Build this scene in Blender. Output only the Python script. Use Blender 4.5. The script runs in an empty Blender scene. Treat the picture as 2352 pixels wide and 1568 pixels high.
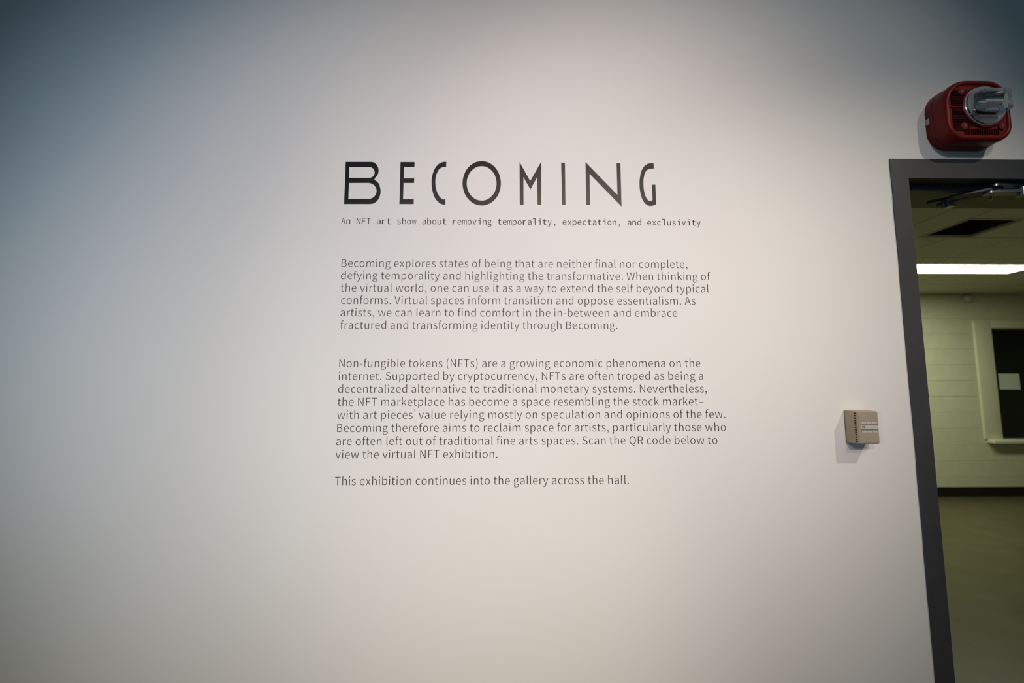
import bpy, bmesh, math, random
from mathutils import Vector, Matrix

random.seed(7)
scene = bpy.context.scene
COL = scene.collection
CAM_Z = 1.503            # eye height above the floor
WALL_Y = 1.30            # gallery wall plane
R = math.radians

# ------------------------------------------------------------------ camera
cam = bpy.data.cameras.new('camera')
cam.lens = 16.0
cam.sensor_width = 36.0
cam.lens = 1045.0 / 2352.0 * 36.0
cam.clip_start = 0.05
cam.dof.use_dof = True
cam.dof.focus_distance = 1.32
cam.dof.aperture_fstop = 2.8
cam_ob = bpy.data.objects.new('camera', cam)
COL.objects.link(cam_ob)
PITCH, YAW, ROLL = R(5.7691), R(0.9394), R(-0.0584)
fw = Vector((math.sin(YAW)*math.cos(PITCH), math.cos(YAW)*math.cos(PITCH), math.sin(PITCH)))
r0 = fw.cross(Vector((0, 0, 1))).normalized()
u0 = r0.cross(fw)
rr = math.cos(ROLL)*r0 + math.sin(ROLL)*u0
uu = -math.sin(ROLL)*r0 + math.cos(ROLL)*u0
M = Matrix((( rr.x, uu.x, -fw.x, 0), (rr.y, uu.y, -fw.y, 0), (rr.z, uu.z, -fw.z, CAM_Z), (0, 0, 0, 1)))
cam_ob.matrix_world = M
scene.camera = cam_ob

# ------------------------------------------------------------------ world, exposure
scene.view_settings.view_transform = 'Standard'
scene.view_settings.look = 'None'
scene.view_settings.gamma = 1.0
scene.view_settings.use_curve_mapping = False
scene.view_settings.exposure = 0.0
world = bpy.data.worlds.new('room_daylight')
scene.world = world
world.use_nodes = True
world.node_tree.nodes['Background'].inputs[0].default_value = (0.434, 0.800, 1.000, 1)
world.node_tree.nodes['Background'].inputs[1].default_value = 0.0755

# ------------------------------------------------------------------ gallery track spots, plus added fill spots
def spot(name, pos, aim, half, blend, rgb, size):
    l = bpy.data.lights.new(name, 'SPOT')
    e = max(rgb)
    l.color = tuple(c/e for c in rgb)
    l.energy = e*49.3*SPOT_GAIN
    l.spot_size = 2*half
    l.spot_blend = blend
    l.shadow_soft_size = size
    o = bpy.data.objects.new(name, l)
    o.location = (pos[0], pos[1], pos[2] + CAM_Z)
    d = Vector((aim[0], WALL_Y, aim[1])) - Vector(pos)
    o.rotation_euler = d.to_track_quat('-Z', 'Y').to_euler()
    COL.objects.link(o)
    return o
SPOT_GAIN = 1.0
spot('track_or_fill_spot', (2.050, -0.300, 1.850), (0.754, -0.959), 0.533, 0.920, (1.903, 1.683, 1.337), 0.020)
spot('track_or_fill_spot', (0.450, -1.900, 1.390), (0.012, 0.164), 0.441, 1.000, (4.358, 3.289, 2.626), 0.020)
spot('track_or_fill_spot', (-0.800, -2.200, 1.350), (0.237, 0.023), 0.316, 1.000, (2.325, 2.210, 2.179), 0.100)
spot('track_or_fill_spot', (2.000, -1.021, 0.301), (-1.510, -1.200), 0.463, 0.898, (2.450, 2.150, 1.450), 0.100)  # added fill from low right, lifts the lower left wall
spot('track_or_fill_spot', (1.023, -1.327, 1.600), (0.739, 0.568), 0.384, 0.793, (1.000, 0.950, 0.900), 0.100)  # added fill, placed freely to match the wall brightness
spot('track_or_fill_spot', (-2.106, -1.727, 0.300), (-0.500, 0.248), 0.429, 0.998, (1.813, 2.341, 2.867), 0.100)  # added cool fill from low left, brightens the left of the wall

# ------------------------------------------------------------------ materials
def mat(name, col, rough=0.6, metal=0.0, spec=0.5, noise=None, bump=None, emit=None, coat=0.0):
    m = bpy.data.materials.new(name)
    m.use_nodes = True
    nt = m.node_tree
    b = nt.nodes['Principled BSDF']
    b.inputs['Base Color'].default_value = (*col, 1)
    b.inputs['Roughness'].default_value = rough
    b.inputs['Metallic'].default_value = metal
    b.inputs['Specular IOR Level'].default_value = spec
    b.inputs['Coat Weight'].default_value = coat
    if noise or bump:
        tc = nt.nodes.new('ShaderNodeTexCoord')
    if noise:
        sc_, amt = noise
        n = nt.nodes.new('ShaderNodeTexNoise')
        n.inputs['Scale'].default_value = sc_
        n.inputs['Detail'].default_value = 5
        mp = nt.nodes.new('ShaderNodeMapRange')
        mp.inputs['From Min'].default_value = 0.3
        mp.inputs['From Max'].default_value = 0.7
        mp.inputs['To Min'].default_value = 1 - amt
        mp.inputs['To Max'].default_value = 1 + amt
        mx = nt.nodes.new('ShaderNodeMix')
        mx.data_type = 'RGBA'
        mx.blend_type = 'MULTIPLY'
        mx.inputs[0].default_value = 1.0
        mx.inputs[6].default_value = (*col, 1)
        nt.links.new(tc.outputs['Object'], n.inputs['Vector'])
        nt.links.new(n.outputs['Fac'], mp.inputs['Value'])
        nt.links.new(mp.outputs['Result'], mx.inputs[7])
        nt.links.new(mx.outputs[2], b.inputs['Base Color'])
    if bump:
        sc_, st = bump
        n = nt.nodes.new('ShaderNodeTexNoise')
        n.inputs['Scale'].default_value = sc_
        n.inputs['Detail'].default_value = 3
        bp = nt.nodes.new('ShaderNodeBump')
        bp.inputs['Strength'].default_value = st
        bp.inputs['Distance'].default_value = 0.001
        nt.links.new(tc.outputs['Object'], n.inputs['Vector'])
        nt.links.new(n.outputs['Fac'], bp.inputs['Height'])
        nt.links.new(bp.outputs['Normal'], b.inputs['Normal'])
    if emit:
        b.inputs['Emission Color'].default_value = (*emit[0], 1)
        b.inputs['Emission Strength'].default_value = emit[1]
    return m

m_wall = mat('white_wall_paint', (0.80, 0.80, 0.80), 0.75, spec=0.25, noise=(1.7, 0.012), bump=(160, 0.05))
m_frame = mat('charcoal_frame_paint', (0.055, 0.055, 0.061), 0.42, noise=(6, 0.12), bump=(90, 0.08))
m_vinyl = mat('black_vinyl', (0.003, 0.0035, 0.005), 0.35, spec=0.27)
m_text = mat('grey_vinyl', (0.008, 0.0085, 0.011), 0.45, spec=0.25)
m_red = mat('red_plastic', (0.165, 0.008, 0.007), 0.38, spec=0.22, noise=(30, 0.06))
m_redin = mat('red_grille_plastic', (0.05, 0.003, 0.003), 0.7, spec=0.1)
m_chrome = mat('chrome', (0.75, 0.76, 0.78), 0.16, metal=1)
m_foil = mat('reflector_metal', (0.62, 0.64, 0.66), 0.22, metal=1, bump=(70, 0.6))
m_steel = mat('closer_steel', (0.42, 0.44, 0.47), 0.28, metal=1)
m_dark = mat('closer_dark_steel', (0.045, 0.047, 0.05), 0.4, metal=0.6)
m_beige = mat('beige_plastic', (0.40, 0.315, 0.205), 0.45, noise=(25, 0.04))
m_beige2 = mat('grey_beige_plate', (0.38, 0.325, 0.25), 0.28, noise=(25, 0.04))
m_slot = mat('dark_slot', (0.02, 0.014, 0.008), 0.8)
m_label = mat('pale_label', (0.55, 0.54, 0.52), 0.22, coat=0.4)
m_labeld = mat('label_ink', (0.10, 0.095, 0.09), 0.5)
m_block = mat('cream_block_paint', (0.66, 0.66, 0.50), 0.6, noise=(9, 0.035), bump=(220, 0.12))
m_mortar = mat('cream_joint_paint', (0.64, 0.64, 0.485), 0.7)
m_hall = mat('hall_side_paint', (0.55, 0.55, 0.42), 0.7)
m_trim = mat('cream_trim_paint', (0.70, 0.69, 0.535), 0.55)
m_tile = mat('ceiling_tile', (0.56, 0.53, 0.43), 0.85, noise=(40, 0.06), bump=(300, 0.4))
m_grid = mat('ceiling_grid_metal', (0.50, 0.49, 0.38), 0.5)
m_void = mat('ceiling_void_dark', (0.012, 0.012, 0.010), 0.9)
m_bulkhead_shade = mat('bulkhead_shade_tone', (0.15, 0.145, 0.085), 0.8, noise=(5, 0.05))  # dark olive stands in for shade on the unlit near ceiling
m_floor = mat('hall_floor', (0.086, 0.077, 0.040), 0.36, spec=0.20, noise=(4.5, 0.16), bump=(60, 0.05))
m_base = mat('black_rubber', (0.010, 0.010, 0.009), 0.45)
m_paper = mat('paper', (0.62, 0.68, 0.62), 0.8, noise=(60, 0.08))
m_lamp = mat('lamp_diffuser', (0.9, 0.9, 0.85), 0.5, emit=((1.0, 1.06, 0.74), 20.0))
m_white = mat('white_plastic', (0.50, 0.50, 0.47), 0.4)
m_frost = mat('frosted_clear_plastic', (0.46, 0.49, 0.52), 0.25, coat=0.5)
m_tube = mat('flash_tube_glass', (0.75, 0.78, 0.80), 0.12, coat=1.0)
m_dim = mat('dark_room', (0.03, 0.03, 0.025), 0.8)

def glass(name, col, rough, ior, alpha_mix=None):
    m = bpy.data.materials.new(name)
    m.use_nodes = True
    b = m.node_tree.nodes['Principled BSDF']
    b.inputs['Base Color'].default_value = (*col, 1)
    b.inputs['Roughness'].default_value = rough
    b.inputs['IOR'].default_value = ior
    b.inputs['Transmission Weight'].default_value = 1.0
    return m
m_lens = glass('clear_lens', (0.96, 0.97, 0.98), 0.03, 1.30)
m_pane = glass('window_glass', (0.80, 0.86, 0.80), 0.02, 1.45)

# ------------------------------------------------------------------ mesh helpers
def tag(o, label=None, cat=None, group=None, kind=None):
    if label: o['label'] = label
    if cat: o['category'] = cat
    if group: o['group'] = group
    if kind: o['kind'] = kind
    return o

def thing(name, loc, label, cat, group=None):
    o = bpy.data.objects.new(name, None)
    o.empty_display_size = 0.05
    o.location = loc
    COL.objects.link(o)
    return tag(o, label, cat, group)

def origin(o):
    v = Vector((0, 0, 0))
    while o is not None:
        v += o.location
        o = o.parent
    return v

def obj(name, bm, m, parent=None, smooth=False, at=None):
    """bm holds world coordinates; the object's own origin goes to `at` (or the parent's)."""
    org = Vector(at) if at is not None else (origin(parent) if parent else Vector((0, 0, 0)))
    bmesh.ops.translate(bm, verts=bm.verts[:], vec=-org)
    bmesh.ops.recalc_face_normals(bm, faces=bm.faces[:])
    me = bpy.data.meshes.new(name)
    bm.to_mesh(me)
    bm.free()
    if smooth:
        for p in me.polygons: p.use_smooth = True
    me.materials.append(m)
    o = bpy.data.objects.new(name, me)
    if parent:
        o.parent = parent
        o.location = org - origin(parent)
    else:
        o.location = org
    COL.objects.link(o)
    return o

def box(bm, x0, x1, y0, y1, z0, z1, bev=0.0, seg=2):
    vs = [bm.verts.new((x, y, z)) for x in (x0, x1) for y in (y0, y1) for z in (z0, z1)]
    fs = [bm.faces.new([vs[i] for i in q]) for q in ((0,1,3,2),(4,6,7,5),(0,4,5,1),(2,3,7,6),(0,2,6,4),(1,5,7,3))]
    if bev:
        es = {e for f in fs for e in f.edges}
        bmesh.ops.bevel(bm, geom=list(es), offset=bev, segments=seg, affect='EDGES', profile=0.5)
    return bm

def B(*a, **k):
    bm = bmesh.new()
    box(bm, *a, **k)
    return bm

def rr_loop(cx, cz, hw, hh, r, n=7):
    """rounded rectangle in the wall plane, r may be a number or four radii (tr, tl, bl, br)"""
    if not isinstance(r, (tuple, list)): r = (r,)*4
    pts = []
    for k, (sx, sz) in enumerate(((1, 1), (-1, 1), (-1, -1), (1, -1))):
        q = min(r[k], hw, hh)
        for i in range(n + 1):
            a = (k*90 + 90*i/n)*math.pi/180
            pts.append((cx + sx*(hw - q) + q*math.cos(a), cz + sz*(hh - q) + q*math.sin(a)))
    return pts

def loft(bm, rings, cap_a=True, cap_b=True):
    """rings: list of (y, [(x, z)...]) or full 3-D loops of equal length"""
    V = []
    for y, pts in rings:
        V.append([bm.verts.new((x, y, z)) for x, z in pts])
    n = len(V[0])
    for a, b in zip(V, V[1:]):
        for i in range(n):
            bm.faces.new((a[i], a[(i+1) % n], b[(i+1) % n], b[i]))
    if cap_a: bm.faces.new(V[0])
    if cap_b: bm.faces.new(list(reversed(V[-1])))
    return bm

def cyl(bm, p, q, rad, n=16, rad2=None):
    p, q = Vector(p), Vector(q)
    d = (q - p).normalized()
    a = d.orthogonal().normalized()
    b = d.cross(a)
    r2 = rad if rad2 is None else rad2
    A_ = [bm.verts.new(p + rad*(math.cos(t)*a + math.sin(t)*b)) for t in [2*math.pi*i/n for i in range(n)]]
    C_ = [bm.verts.new(q + r2*(math.cos(t)*a + math.sin(t)*b)) for t in [2*math.pi*i/n for i in range(n)]]
    for i in range(n):
        bm.faces.new((A_[i], A_[(i+1) % n], C_[(i+1) % n], C_[i]))
    bm.faces.new(A_)
    bm.faces.new(list(reversed(C_)))
    return bm

def bar(bm, p, q, w, h, round_=True):
    """flat horizontal bar from p to q, width w, thickness h, with rounded ends"""
    p, q = Vector(p), Vector(q)
    d = (q - p); L = d.length; d.normalize()
    s = d.cross(Vector((0, 0, 1))).normalized()
    pts = []
    for c, sg in ((q, 1), (p, -1)):
        for i in range(9):
            a = -math.pi/2 + math.pi*i/8
            pts.append(c + sg*(d*math.cos(a)*w/2 + s*math.sin(a)*w/2))
    top = [bm.verts.new(v + Vector((0, 0, h/2))) for v in pts]
    bot = [bm.verts.new(v - Vector((0, 0, h/2))) for v in pts]
    n = len(pts)
    for i in range(n):
        bm.faces.new((top[i], top[(i+1) % n], bot[(i+1) % n], bot[i]))
    bm.faces.new(top); bm.faces.new(list(reversed(bot)))
    return bm

def smooth_by_angle(o, deg=35):
    me = o.data
    for p in me.polygons: p.use_smooth = True
    bm = bmesh.new(); bm.from_mesh(me)
    for e in bm.edges:
        e.smooth = e.is_manifold and e.calc_face_angle(0) < R(deg)
    bm.to_mesh(me); bm.free()
    return o

# ================================================================== SETTING
F0 = WALL_Y               # front face of the gallery wall
FB = 1.395                # back face of the gallery wall (hallway side)
DO, DI = 1.1662, 1.2182   # left outer / inner edge of the door frame
HO, HI = 2.1905, 2.130    # header outer / inner edge
DR_I, DR_O = 2.128, 2.180 # right inner / outer edge (outside the picture)
FAR = 6.36
CZ = 2.838                # hallway ceiling

# gallery wall, with the door opening cut out of it
bm = bmesh.new()
out = [(-3.4, 0), (DO + 0.02, 0), (DO + 0.02, HO - 0.02), (DR_O - 0.02, HO - 0.02), (DR_O - 0.02, 0), (4.2, 0), (4.2, 3.35), (-3.4, 3.35)]
fr = [bm.verts.new((x, F0, z)) for x, z in out]
bk = [bm.verts.new((x, FB, z)) for x, z in out]
def quad(V, *ids): bm.faces.new([V[i] for i in ids])
for V in (fr, bk):
    quad(V, 0, 1, 2, 7); quad(V, 7, 2, 3, 6); quad(V, 3, 4, 5, 6)
for i in range(8):
    j = (i + 1) % 8
    bm.faces.new((fr[i], fr[j], bk[j], bk[i]))
tag(obj('wall_front', bm, m_wall), kind='structure', label='white painted gallery wall carrying the lettering')

tag(obj('floor', B(-3.4, 11.2, -2.4, FAR + 0.14, -0.12, 0.0), m_floor), kind='structure', label='dull olive floor seen through the doorway')

# far hallway wall: backing with the window opening, painted blocks in front of it
WX0, WX1, WZ0, WZ1 = 6.966, 8.45, 0.778, 2.332
far = bmesh.new()
y0, y1 = FAR + 0.010, FAR + 0.14
for a in ((0.3, WX0, 0, 3.30), (WX1, 11.2, 0, 3.30), (WX0, WX1, 0, WZ0), (WX0, WX1, WZ1, 3.30)):
    box(far, a[0], a[1], y0, y1, a[2], a[3])
far_wall = tag(obj('wall_far', far, m_mortar), kind='structure', label='cream painted block wall across the hallway')
BW, BH, JO = 0.445, 0.2225, 0.0024
def block_mesh(w, h):
    b = bmesh.new()
    box(b, JO/2, w - JO/2, 0, 0.0115, JO/2, h - JO/2, bev=0.0010, seg=1)
    me = bpy.data.meshes.new('block'); b.to_mesh(me); b.free(); me.materials.append(m_block); return me
cache = {}
for r_ in range(-1, 12):
    z = 0.036 + BH*r_ + 0.0001
    zt = min(z + BH, 2.838); z = max(z, 0.0)
    if zt - z < 0.03: continue
    x = 4.35 - 9*BW + (BW/2 if r_ % 2 else 0)
    while x < 11.08:
        spans = [(max(x, 0.42), min(x + BW, 11.08))]
        if zt > WZ0 - 0.05 and z < WZ1 + 0.05:     # the opening and its surround
            spans = [(a, min(b_, WX0 - 0.12)) for a, b_ in spans if a < WX0 - 0.14] + [(max(a, WX1 + 0.12), b_) for a, b_ in spans if b_ > WX1 + 0.14]
        for a, b_ in spans:
            if b_ - a < 0.03: continue
            key = (round(b_ - a, 3), round(zt - z, 3))
            if key not in cache: cache[key] = block_mesh(*key)
            o = bpy.data.objects.new('block', cache[key])
            o.parent = far_wall
            o.location = (a, FAR - 0.001 + random.uniform(-0.0006, 0.0006), z)
            COL.objects.link(o)
        x += BW
tag(obj('wall_left', B(0.3, 0.42, FB, FAR + 0.01, 0, 3.3), m_hall), kind='structure', label='cream hallway end wall out to the left')
tag(obj('wall_right', B(11.08, 11.2, FB, FAR + 0.01, 0, 3.3), m_hall), kind='structure', label='cream hallway end wall out to the right')
tag(obj('wall_back', B(4.2, 11.2, F0, FB, 0, 3.35), m_wall), kind='structure', label='hallway side wall beyond the gallery wall')

# ceiling: slab above, tiles below it in a grid
ceil = tag(obj('ceiling', B(0.3, 11.2, FB, FAR + 0.14, 3.30, 3.38), m_void), kind='structure', label='suspended hallway ceiling of pale square tiles')
HX0, HX1, HY0, HY1 = 3.712, 4.172, 3.452, 3.905   # open hatch
rows = [3.245, 3.905, 4.540, 4.780, 5.172, 5.730, 6.36]
xs = [3.39 + 0.611*k for k in range(-4, 12)]
LX0, LX1 = 3.39, 5.937
tcache = {}
def tile(x0, x1, ya, yb):
    g = 0.0075
    key = (round(x1 - x0, 3), round(yb - ya, 3))
    if key not in tcache:
        b = bmesh.new()
        box(b, g*0.8, key[0] - g*0.8, g, key[1] - g, 0, 0.018, bev=0.003, seg=1)
        me = bpy.data.meshes.new('tile'); b.to_mesh(me); b.free(); me.materials.append(m_tile); tcache[key] = me
    o = bpy.data.objects.new('tile', tcache[key])
    o.parent = ceil
    o.location = (x0, ya, CZ + random.uniform(0, 0.0015))
    COL.objects.link(o)
for i in range(len(rows) - 1):
    ya, yb = rows[i], rows[i+1]
    cuts = list(xs)
    if i == 0: cuts = [x for x in cuts if not (HX0 - 0.05 < x < HX1 + 0.05)] + [HX0, HX1]
    if i == 3: cuts = [x for x in cuts if not (LX0 + 0.01 < x < LX1 + 0.05)] + [LX1]
    cuts = sorted(cuts)
    for a, b_ in zip(cuts, cuts[1:]):
        if i == 0 and abs(a - HX0) < 1e-6:
            tile(a, b_, ya, HY0)
            continue
        if i == 3 and abs(a - LX0) < 1e-6: continue
        tile(a, b_, ya, yb)
# metal tee grid above the joints
gb = bmesh.new()
for y in rows[1:-1]:
    box(gb, 0.6, 11.0, y - 0.012, y + 0.012, CZ + 0.0185, CZ + 0.03)
obj('grid_tee', gb, m_void, ceil)
gb = bmesh.new()
for x in xs:
    if HX0 - 0.02 < x < HX1 + 0.02:
        box(gb, x - 0.012, x + 0.012, HY1 + 0.02, 4.77, CZ + 0.019, CZ + 0.031); continue
    box(gb, x - 0.012, x + 0.012, rows[0], 4.77, CZ + 0.019, CZ + 0.031)
    box(gb, x - 0.012, x + 0.012, 5.18, FAR, CZ + 0.019, CZ + 0.031)
obj('grid_tee', gb, m_void, ceil)
tag(obj('trim_1', B(0.42, 11.08, FB, 3.235, CZ - 0.004, CZ + 0.25), m_bulkhead_shade), kind='structure', label='bulkhead just inside the hallway, its shade painted in as dark olive')
tag(obj('baseboard_far', B(0.42, 11.08, FAR - 0.014, FAR + 0.0, 0, 0.129, bev=0.004), m_base), kind='structure', label='black rubber baseboard on the hallway wall')

# ------------------------------------------------------------------ door frame
door = thing('door_1', (DO, F0, 0), 'charcoal metal door frame of the open doorway', None)
door['kind'] = 'structure'
FY0, FY1 = F0 - 0.004, 1.402
SY0, SY1 = 1.345, 1.362   # stop
def wavy_jamb(xa, xb, flip):
    bm = bmesh.new()
    n = 40
    L_, R_, LB, RB = [], [], [], []
    for i in range(n + 1):
        z = HO*i/n
        w = random.uniform(-0.0009, 0.0009)
        if flip:
            L_.append(bm.verts.new((xa, FY0, z))); R_.append(bm.verts.new((xb + w, FY0, z)))
            LB.append(bm.verts.new((xa, FY1, z))); RB.append(bm.verts.new((xb + w, FY1, z)))
        else:
            L_.append(bm.verts.new((xa + w, FY0, z))); R_.append(bm.verts.new((xb, FY0, z)))
            LB.append(bm.verts.new((xa + w, FY1, z))); RB.append(bm.verts.new((xb, FY1, z)))
    for i in range(n):
        bm.faces.new((L_[i], R_[i], R_[i+1], L_[i+1]))
        bm.faces.new((R_[i], RB[i], RB[i+1], R_[i+1]))
        bm.faces.new((LB[i], L_[i], L_[i+1], LB[i+1]))
        bm.faces.new((RB[i], LB[i], LB[i+1], RB[i+1]))
    bm.faces.new((L_[0], LB[0], RB[0], R_[0])); bm.faces.new((L_[n], R_[n], RB[n], LB[n]))
    return bm
obj('jamb', wavy_jamb(DO, DI, False), m_frame, door)
obj('jamb', wavy_jamb(DR_I, DR_O, True), m_frame, door)
obj('header', B(DI - 0.0004, DR_I + 0.0004, FY0 + 0.0001, FY1, HI, HO), m_frame, door)
b = bmesh.new()
box(b, DI, DR_I, SY0, SY1, HI - 0.016, HI, bev=0.001)
obj('stop', b, m_frame, door)
obj('stop', B(DR_I - 0.016, DR_I, SY0, SY1, 0, HI - 0.016, bev=0.001), m_frame, door)
obj('stop', B(DI, DI + 0.0006, SY0, SY1, 0, HI - 0.016), m_frame, door)
obj('threshold', B(DI, DR_I, FY0, FY1, 0, 0.008, bev=0.002), m_steel, door)

# ------------------------------------------------------------------ hallway window
win = thing('window_1', (WX0, FAR, WZ0), 'dark window in a deep cream surround with a sill', None)
win['kind'] = 'structure'
SX0, SX1, SZ1 = 6.70, WX1 + 0.27, 2.455
PR = 0.024
sb = bmesh.new()
box(sb, SX0, WX0, FAR - PR, FAR + 0.02, WZ0 - 0.01, SZ1, bev=0.021, seg=4)
obj('casing', sb, m_trim, win, smooth=True)
obj('casing', B(WX1, SX1, FAR - PR, FAR + 0.02, WZ0 - 0.01, SZ1, bev=0.021, seg=4), m_trim, win, smooth=True)
obj('casing', B(WX0 - 0.018, WX1 + 0.018, FAR - PR, FAR + 0.02, WZ1, SZ1, bev=0.021, seg=4), m_trim, win, smooth=True)
obj('sill', B(6.742, SX1 - 0.04, FAR - 0.105, FAR + 0.02, 0.722, WZ0, bev=0.012, seg=3), m_trim, win, smooth=True)
obj('pane', B(WX0 + 0.0005, WX1 - 0.0005, FAR + 0.040, FAR + 0.046, WZ0, WZ1), m_pane, win)
rb = bmesh.new()
for a in ((WX0, WX1, FAR + 0.60, FAR + 0.62, WZ0, WZ1), (WX0 - 0.02, WX0, FAR + 0.141, FAR + 0.62, WZ0, WZ1), (WX1, WX1 + 0.02, FAR + 0.141, FAR + 0.62, WZ0, WZ1),
          (WX0, WX1, FAR + 0.141, FAR + 0.62, WZ0 - 0.02, WZ0), (WX0, WX1, FAR + 0.141, FAR + 0.62, WZ1, WZ1 + 0.02)):
    box(rb, *a)
obj('recess', rb, m_dim, win)
note = obj('paper_note', B(7.050, 7.352, FAR + 0.0375, FAR + 0.0385, 1.468, 1.694), m_paper, at=(7.2, FAR + 0.038, 1.58))
tag(note, 'pale green-white sheet of paper stuck on the dark hallway window', 'paper')

# ------------------------------------------------------------------ hallway ceiling fittings
lamp = thing('ceiling_light', ((LX0 + LX1)/2, 4.976, CZ), 'long glowing white fluorescent light set into the hallway ceiling', 'ceiling light')
fb = bmesh.new()
for a in ((LX0, LX1, 4.781, 4.793), (LX0, LX1, 5.160, 5.171), (LX0, LX0 + 0.012, 4.793, 5.160), (LX1 - 0.006, LX1, 4.793, 5.160)):
    box(fb, a[0], a[1], a[2], a[3], CZ - 0.004, CZ + 0.06)
obj('frame', fb, m_grid, lamp)
obj('diffuser', B(LX0 + 0.012, LX1 - 0.006, 4.793, 5.160, CZ - 0.002, CZ + 0.006), m_lamp, lamp)

hatch = thing('ceiling_hatch', ((HX0 + HX1)/2, (HY0 + HY1)/2, CZ), 'open square black hatch in the hallway ceiling tiles', 'hatch')
hb = bmesh.new()
t_ = 0.012
for a in ((HX0, HX1, HY0, HY0 + t_), (HX0, HX1, HY1 - t_, HY1), (HX0, HX0 + t_, HY0 + t_, HY1 - t_), (HX1 - t_, HX1, HY0 + t_, HY1 - t_)):
    box(hb, a[0], a[1], a[2], a[3], CZ - 0.005, CZ + 0.016)
obj('collar', hb, m_tile, hatch)
hb = bmesh.new()
for a in ((HX0 + 0.001, HX1 - 0.001, HY0 + 0.001, HY0 + t_), (HX0 + 0.001, HX1 - 0.001, HY1 - t_, HY1 - 0.001), (HX0 + 0.001, HX0 + t_, HY0 + t_, HY1 - t_), (HX1 - t_, HX1 - 0.001, HY0 + t_, HY1 - t_)):
    box(hb, a[0], a[1], a[2], a[3], CZ + 0.017, CZ + 0.40)
box(hb, HX0, HX1, HY0, HY1, CZ + 0.40, CZ + 0.42)
obj('shaft', hb, m_void, hatch)

DX, DZ = 6.66, 2.770
det = thing('smoke_detector', (DX, FAR, DZ), 'small round pale detector high on the hallway wall just under the ceiling', 'detector')
db = bmesh.new(); cyl(db, (DX, FAR + 0.002, DZ), (DX, FAR - 0.028, DZ), 0.066, 28)
smooth_by_angle(obj('base', db, m_white, det))
db = bmesh.new()
prev = None
for k in range(6):
    a = k/6*math.pi/2
    ring = [db.verts.new((DX + 0.058*math.cos(a)*math.cos(t), FAR - 0.028 - 0.04*math.sin(a), DZ + 0.058*math.cos(a)*math.sin(t))) for t in [2*math.pi*i/24 for i in range(24)]]
    if prev:
        for i in range(24): db.faces.new((prev[i], prev[(i+1) % 24], ring[(i+1) % 24], ring[i]))
    prev = ring
tip = db.verts.new((DX, FAR - 0.068, DZ))
for i in range(24): db.faces.new((prev[i], prev[(i+1) % 24], tip))
obj('dome', db, m_white, det, smooth=True)

# ------------------------------------------------------------------ door closer
clo = thing('door_closer', (1.62, 1.33, 2.12), 'steel door closer arm hanging under the dark door header', 'door closer')
za = 2.106
obj('body', B(1.625, 1.90, 1.298, 1.343, 2.072, 2.129, bev=0.006), m_dark, clo)
mb = bmesh.new(); cyl(mb, (1.606, 1.333, 2.129), (1.606, 1.333, 2.092), 0.015, 20); box(mb, 1.606, 1.63, 1.322, 1.340, 2.094, 2.126)
smooth_by_angle(obj('spindle', mb, m_steel, clo))
mb = bmesh.new(); bar(mb, (1.600, 1.334, 2.1235), (1.515, 1.328, 2.1215), 0.030, 0.0085)
smooth_by_angle(obj('arm_head', mb, m_steel, clo))
mb = bmesh.new(); bar(mb, (1.600, 1.336, 2.1060), (1.512, 1.342, 2.1060), 0.030, 0.0095)
smooth_by_angle(obj('arm_head', mb, m_steel, clo))
mb = bmesh.new(); bar(mb, (1.535, 1.338, 2.1140), (1.452, 1.436, za + 0.001), 0.026, 0.008)
smooth_by_angle(obj('main_arm', mb, m_dark, clo))
mb = bmesh.new(); bar(mb, (1.412, 1.424, za + 0.003), (1.500, 1.375, za + 0.007), 0.030, 0.009)
smooth_by_angle(obj('fore_arm', mb, m_dark, clo))
mb = bmesh.new(); bar(mb, (1.440, 1.382, 2.1085), (1.510, 1.340, 2.1120), 0.034, 0.007)
smooth_by_angle(obj('arm_shoe', mb, m_dark, clo))
mb = bmesh.new(); cyl(mb, (1.463, 1.424, za - 0.014), (1.463, 1.424, za + 0.012), 0.0145, 18)
smooth_by_angle(obj('joint_pin', mb, m_chrome, clo))
mb = bmesh.new(); cyl(mb, (1.449, 1.426, za - 0.019), (1.449, 1.426, za - 0.001), 0.006, 12)
smooth_by_angle(obj('joint_screw', mb, m_steel, clo))
mb = bmesh.new(); cyl(mb, (1.551, 1.372, za - 0.010), (1.551, 1.372, za + 0.006), 0.005, 12)
smooth_by_angle(obj('joint_screw', mb, m_steel, clo))

# ================================================================== FIRE ALARM STROBE
AX, AZ = 1.3885, 2.3115
al = thing('fire_alarm', (AX, F0, AZ), 'dark red fire alarm with a clear strobe lens above the doorway', 'fire alarm')
RR = (0.062, 0.072, 0.054, 0.048)
YF = 1.235
def al_loop(hw, hh, dr=0.0): return rr_loop(AX, AZ, hw, hh, tuple(max(q - dr, 0.004) for q in RR), 10)
bm = bmesh.new()
loft(bm, [(F0, al_loop(.0990, .0935)), (1.280, al_loop(.0988, .0934)), (1.2795, al_loop(.0975, .0922, .001))])
smooth_by_angle(obj('back_box', bm, m_red, al))
bm = bmesh.new()
loft(bm, [(1.2793, al_loop(.0974, .0922, .002)), (1.262, al_loop(.0975, .0926)), (1.248, al_loop(.0978, .0930)), (1.2405, al_loop(.0968, .0925)), (1.2365, al_loop(.0945, .0902, .002)), (YF, al_loop(.0905, .0862, .005)),
          (YF - .0003, al_loop(.0880, .0838, .007)), (YF + .0010, al_loop(.0850, .0808, .010)), (YF + .0050, al_loop(.0835, .0793, .011))])
smooth_by_angle(obj('housing', bm, m_red, al), 50)
SX, SZ = 1.4070, 2.3220
gb = bmesh.new()
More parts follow.
